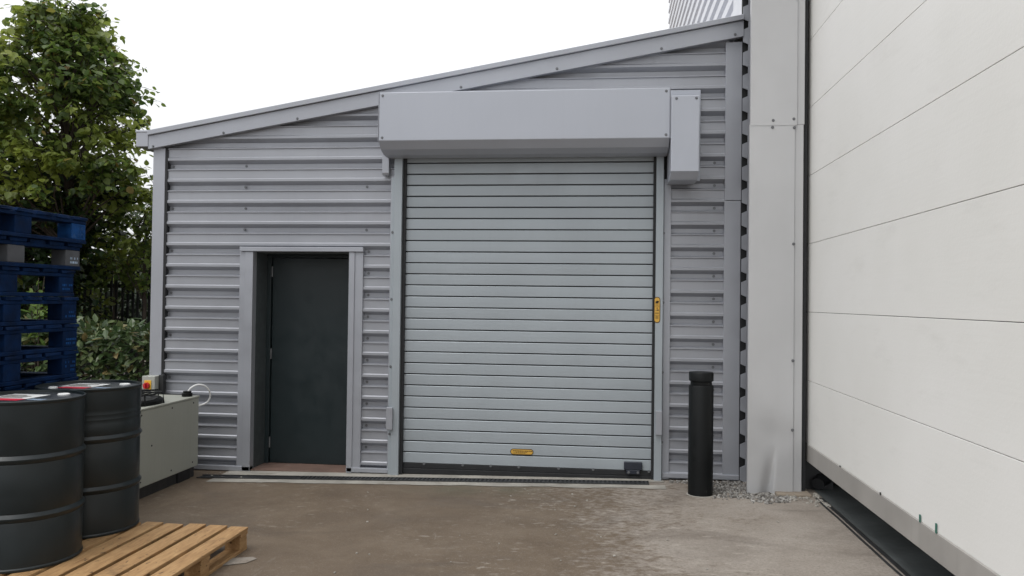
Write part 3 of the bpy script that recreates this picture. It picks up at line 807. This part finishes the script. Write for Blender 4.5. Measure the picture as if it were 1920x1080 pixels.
# ------------------------------------------------------------------ foliage
LS = {'heart': [(-.0, 0), (.30, .12), (.46, .42), (.34, .75), (0, 1.1), (-.34, .75), (-.46, .42), (-.30, .12)],
      'long': [(0, 0), (.2, .25), (.26, .55), (.13, .85), (0, 1.05), (-.13, .85), (-.26, .55), (-.2, .25)],
      'small': [(0, 0), (.3, .35), (.22, .75), (0, 1), (-.22, .75), (-.3, .35)]}
def leaf_mesh(name, pts, shape, size, mat, parent, droop=.5, flat=.6, out=None):
    """pts: list of (position, outward direction)"""
    V, F = [], []
    sh = LS[shape]; n = len(sh)
    for p, d in pts:
        s = random.uniform(*size)
        yv = (d*random.uniform(.3, 1) + Vector((random.gauss(0, .6), random.gauss(0, .6), random.gauss(-droop, .45)))).normalized()
        up = Vector((random.gauss(0, 1-flat), random.gauss(0, 1-flat), 1)) + d*.5
        xv = yv.cross(up)
        if xv.length < 1e-3: continue
        xv.normalize(); zv = xv.cross(yv)
        b = len(V); curl = random.uniform(.05, .3)
        for (a, c) in sh:
            q = p + (xv*a + yv*c + zv*(abs(a)*.5*curl*1.6 - c*c*curl*.6))*s
            V.append(q)
        h = n//2
        F.append(tuple(b+i for i in range(0, h+1))); F.append(tuple([b+h]+[b+i for i in range(h+1, n)]+[b]))
    me = bpy.data.meshes.new(name); me.from_pydata(V, [], F); me.materials.append(mat)
    o = bpy.data.objects.new(name, me); COL.objects.link(o)
    if parent:
        o.parent = parent; o.matrix_parent_inverse = Matrix.Translation(parent_world(parent)).inverted()
    return o
def rdir(): 
    v = Vector((random.gauss(0, 1), random.gauss(0, 1), random.gauss(0, 1))); return v.normalized()
def make_tree(name, label, base, ctr, env, nclump, nleaf, spread, shape, size, mat, trunk_r, skip=None, cat='tree', group=None, shell=.55, droop=.5):
    """env(z) -> (cx, cy, radius) of the crown at height z; ctr = (z0, z1)"""
    t = thing(name, base, label, cat, group)
    pts = []; tips = []; twigs = []
    z0, z1 = ctr
    tries = 0
    while len(tips) < nclump and tries < nclump*40:
        tries += 1
        z = random.uniform(z0, z1); cx_, cy_, r = env(z)
        a = random.random()*6.283; q = r*(shell + (1-shell)*random.random()**.6) * (1+.22*noise.noise(Vector((math.cos(a)*1.5, math.sin(a)*1.5, z*1.3))))
        if random.random() < .25: q *= random.random()
        c = Vector((cx_+q*math.cos(a), cy_+q*math.sin(a), z))
        if skip and skip(c): continue
        tips.append((c, Vector((cx_, cy_, z - .25))))
    for c, core in tips:
        d0 = (c-core); d0 = d0.normalized() if d0.length > .01 else Vector((0, 0, 1))
        s = spread*random.uniform(.6, 1.3)
        # a spray: a thin twig that arches outward with leaves set alternately along it
        tw = (d0*1.1 + Vector((random.gauss(0, .35), random.gauss(0, .35), random.gauss(.10, .35)))).normalized()
        side = tw.cross(Vector((0, 0, 1))); side = side.normalized() if side.length > .05 else Vector((1, 0, 0))
        for tn in range(3):
            base_ = c - tw*s*.9 + rdir()*s*.45
            ax = (tw + rdir()*.45).normalized(); ln = s*random.uniform(1.2, 2.1); sg = 1
            m = int(nleaf/3*random.uniform(.7, 1.3)); twigs.append((base_, base_+ax*ln*.6+Vector((0, 0, -.01)), base_+ax*ln-Vector((0, 0, ln*.14))))
            for q in range(m):
                tt = (q+.5)/m; sg = -sg
                p = base_ + ax*ln*tt - Vector((0, 0, ln*.14*tt*tt)) + side*sg*.025 + rdir()*.02
                pts.append((p, (ax*.5 + side*sg*.7 + Vector((0, 0, -.15))).normalized()))
    bm = bmesh.new(); bx_, by_, bz_ = base
    cx_, cy_, _ = env((z0+z1)/2); topc = env(z1-.2)
    trunk = smooth_pts([Vector(base), Vector((bx_+.05, by_, z0)), Vector((cx_, cy_, (z0+z1)/2)), Vector((topc[0], topc[1], z1-.25))], 5)
    tube(bm, trunk, [trunk_r*(1-.85*i/(len(trunk)-1)) for i in range(len(trunk))], 10)
    for c, core in tips[::3]:
        zz = max(z0-.3, c.z - random.uniform(.35, .9)); j = min(trunk, key=lambda q: abs(q.z-zz))
        mid = (j+c)/2 + Vector((random.gauss(0, .06), random.gauss(0, .06), .10))
        tube(bm, [j, mid, c], [trunk_r*.22, trunk_r*.13, trunk_r*.05], 5)
    for tw_ in twigs: tube(bm, tw_, [.005, .0035, .0015], 3, False)
    link('trunk', bm, BARK, t, smooth=True)
    leaf_mesh('crown', pts, shape, size, mat, t, droop=droop)
    return t
random.seed(21)
def lerp(tab, z):
    if z <= tab[0][0]: return tab[0][1:]
    for a, b in zip(tab, tab[1:]):
        if z <= b[0]:
            t = (z-a[0])/(b[0]-a[0]); return tuple(u+(v-u)*t for u, v in zip(a[1:], b[1:]))
    return tab[-1][1:]
# main lime tree
tabL = [(2.3, -6.45, 8.7, .85), (2.7, -6.35, 8.7, 1.0), (3.3, -6.3, 8.7, .98), (3.9, -6.27, 8.7, .86), (4.4, -6.3, 8.7, .70), (4.75, -6.32, 8.7, .50), (5.05, -6.3, 8.7, .25)]
make_tree('lime_tree', 'leafy lime tree with yellow green upper leaves beside the end of the annex', (-6.3, 8.8, 0), (2.55, 4.95), lambda z: lerp(tabL, z), 340, 33, .20, 'heart', (.05, .092), LEAF_LIME, .08, shell=.5)
# darker tree to the left and lower mass
tabD = [(1.4, -7.6, 9.6, 1.2), (2.4, -7.6, 9.6, 1.5), (3.2, -7.7, 9.6, 1.25), (3.75, -7.8, 9.6, .5)]
make_tree('dark_tree', 'dense dark tree filling the gap left of the lime tree', (-7.6, 9.6, 0), (1.3, 3.7), lambda z: lerp(tabD, z), 190, 28, .25, 'heart', (.07, .12), LEAF_LIME, .10)
tabE = [(1.0, -7.1, 9.0, .75), (2.0, -7.0, 9.0, .80), (2.45, -6.6, 9.0, .75), (3.0, -6.35, 9.0, .7)]
make_tree('dark_bush', 'dark green bush under the lime tree behind the blue pallets', (-6.9, 9.0, 0), (.9, 3.0), lambda z: lerp(tabE, z), 150, 28, .22, 'heart', (.06, .10), LEAF_DARK, .06, cat='bush')
tabF = [(1.2, -6.75, 12.2, 1.0), (2.0, -6.7, 12.2, 1.2), (2.8, -6.7, 12.2, 1.05), (3.15, -6.6, 12.2, .5)]
make_tree('small_leaved_bush', 'pale small leaved bush behind the black fence', (-6.7, 12.2, 0), (1.3, 3.1), lambda z: lerp(tabF, z), 190, 32, .20, 'small', (.05, .09), LEAF_SMALL, .05, cat='bush')
tabG = [(.2, -9.0, 15.5, 2.6), (1.6, -9.0, 15.5, 2.6), (2.4, -9.2, 15.5, 1.6)]
make_tree('distant_tree', 'low dark tree far behind the fence', (-9.0, 15.5, 0), (.3, 2.3), lambda z: lerp(tabG, z), 220, 26, .4, 'heart', (.12, .2), LEAF_DARK, .1)
tabI = [(.1, -6.2, 11.2, 1.25), (1.2, -6.2, 11.2, 1.3), (1.75, -6.2, 11.2, .8)]
make_tree('shadowed_bush', 'low dark bush right behind the bars of the black fence', (-6.2, 11.2, -.07), (.1, 1.75), lambda z: lerp(tabI, z), 150, 28, .22, 'heart', (.06, .10), LEAF_DARK, .04, cat='bush')
tabJ = [(1.2, -6.3, 9.65, .22), (1.7, -6.2, 9.65, .30), (2.3, -6.2, 9.65, .26)]
make_tree('climbing_shrub', 'straggling shrub growing up against the bars of the black fence', (-6.3, 9.7, -.07), (1.1, 2.2), lambda z: lerp(tabJ, z), 13, 20, .16, 'heart', (.05, .085), LEAF_LIME, .02, cat='shrub')
# hanging bough by the gutter
tabH = [(1.7, -5.95, 9.4, .35), (2.35, -5.75, 9.4, .42), (2.6, -5.65, 9.4, .50), (2.9, -5.55, 9.4, .3)]
make_tree('slender_tree', 'slender tree reaching behind the gutter end of the annex', (-5.75, 9.5, 0), (1.75, 2.9), lambda z: lerp(tabH, z), 50, 24, .17, 'heart', (.05, .085), LEAF_LIME, .03)
# hedge
random.seed(33)
hd = thing('hedge', (-5.6, 7.9, -.05), 'broad leaved green hedge with some yellowing leaves below the black fence', 'hedge')
pts = []
for _ in range(7200):
    x = random.uniform(-8.2, -4.32); yf = 7.35 + .12*noise.noise(Vector((x*2, 0, 0))); top = 1.17 + .10*noise.noise(Vector((x*2.3, 3, 0))) + .05*noise.noise(Vector((x*7, 1, 0)))
    f = random.random()
    if f < .68: p = Vector((x, yf + abs(random.gauss(0, .10)) + .10*noise.noise(Vector((x*4, random.random(), 7))), random.uniform(0, top))); d = Vector((0, -1, .35))
    else: p = Vector((x, yf + random.uniform(0, .9), top + random.gauss(0, .05))); d = Vector((random.gauss(0, .3), -.3, 1))
    if noise.noise(p*2.6) < -.28 and f < .68: p.y += .25
    pts.append((p, d.normalized()))
leaf_mesh('foliage', pts, 'long', (.07, .12), LEAF_HEDGE, hd, droop=.25)
bm = bmesh.new()
for i in range(60):
    x = -8.1+i*.063; tube(bm, [(x, 7.75, -.05), (x+random.gauss(0, .05), 7.7, .6), (x+random.gauss(0, .12), 7.65+random.gauss(0, .1), 1.1)], [.016, .012, .005], 5)
link('stem', bm, BARK, hd)
# sapling with bright leaves beside the stack
sp_ = thing('sapling', (-5.55, 7.55, -.07), 'young shrub with bright green leaves between the pallet stack and the hedge', 'shrub')
pts = []; bm = bmesh.new()
for i in range(9):
    a = Vector((-5.62+random.gauss(0, .07), 7.45+random.gauss(0, .1), 1.0)); b_ = a + Vector((random.gauss(.08, .16), random.gauss(0, .1), random.uniform(.3, .85)))
    tube(bm, [(-5.6, 7.5, -.07), a, b_], [.012, .009, .003], 5)
    for j in range(16):
        t = random.random(); pts.append((a.lerp(b_, t)+rdir()*.03, rdir()))
link('stem', bm, BARK, sp_); leaf_mesh('foliage', pts, 'long', (.05, .11), LEAF_BRIGHT, sp_, droop=.1)

# ------------------------------------------------------------------ palisade fence
fe = thing('palisade_fence', (-7, 10, 0), 'black steel palisade fence half hidden in leaves', 'fence')
for z in (.55, 1.66): link('rail', B((-10.5, -4.4, 10.03, 10.07, z, z+.05)), FENCE_BLACK, fe)
pm = bmesh.new()
prism(pm, [(-.017, 0), (.017, 0), (.017, 1.93), (0, 1.97), (-.017, 1.93)], -.005, .005)
pme = bpy.data.meshes.new('pale'); bmesh.ops.recalc_face_normals(pm, faces=pm.faces); pm.to_mesh(pme); pm.free(); pme.materials.append(FENCE_BLACK)
for i in range(84):
    o = bpy.data.objects.new('pale', pme); COL.objects.link(o); o.parent = fe; o.location = (-3.35+i*.076+random.gauss(0, .004), 0, 0)
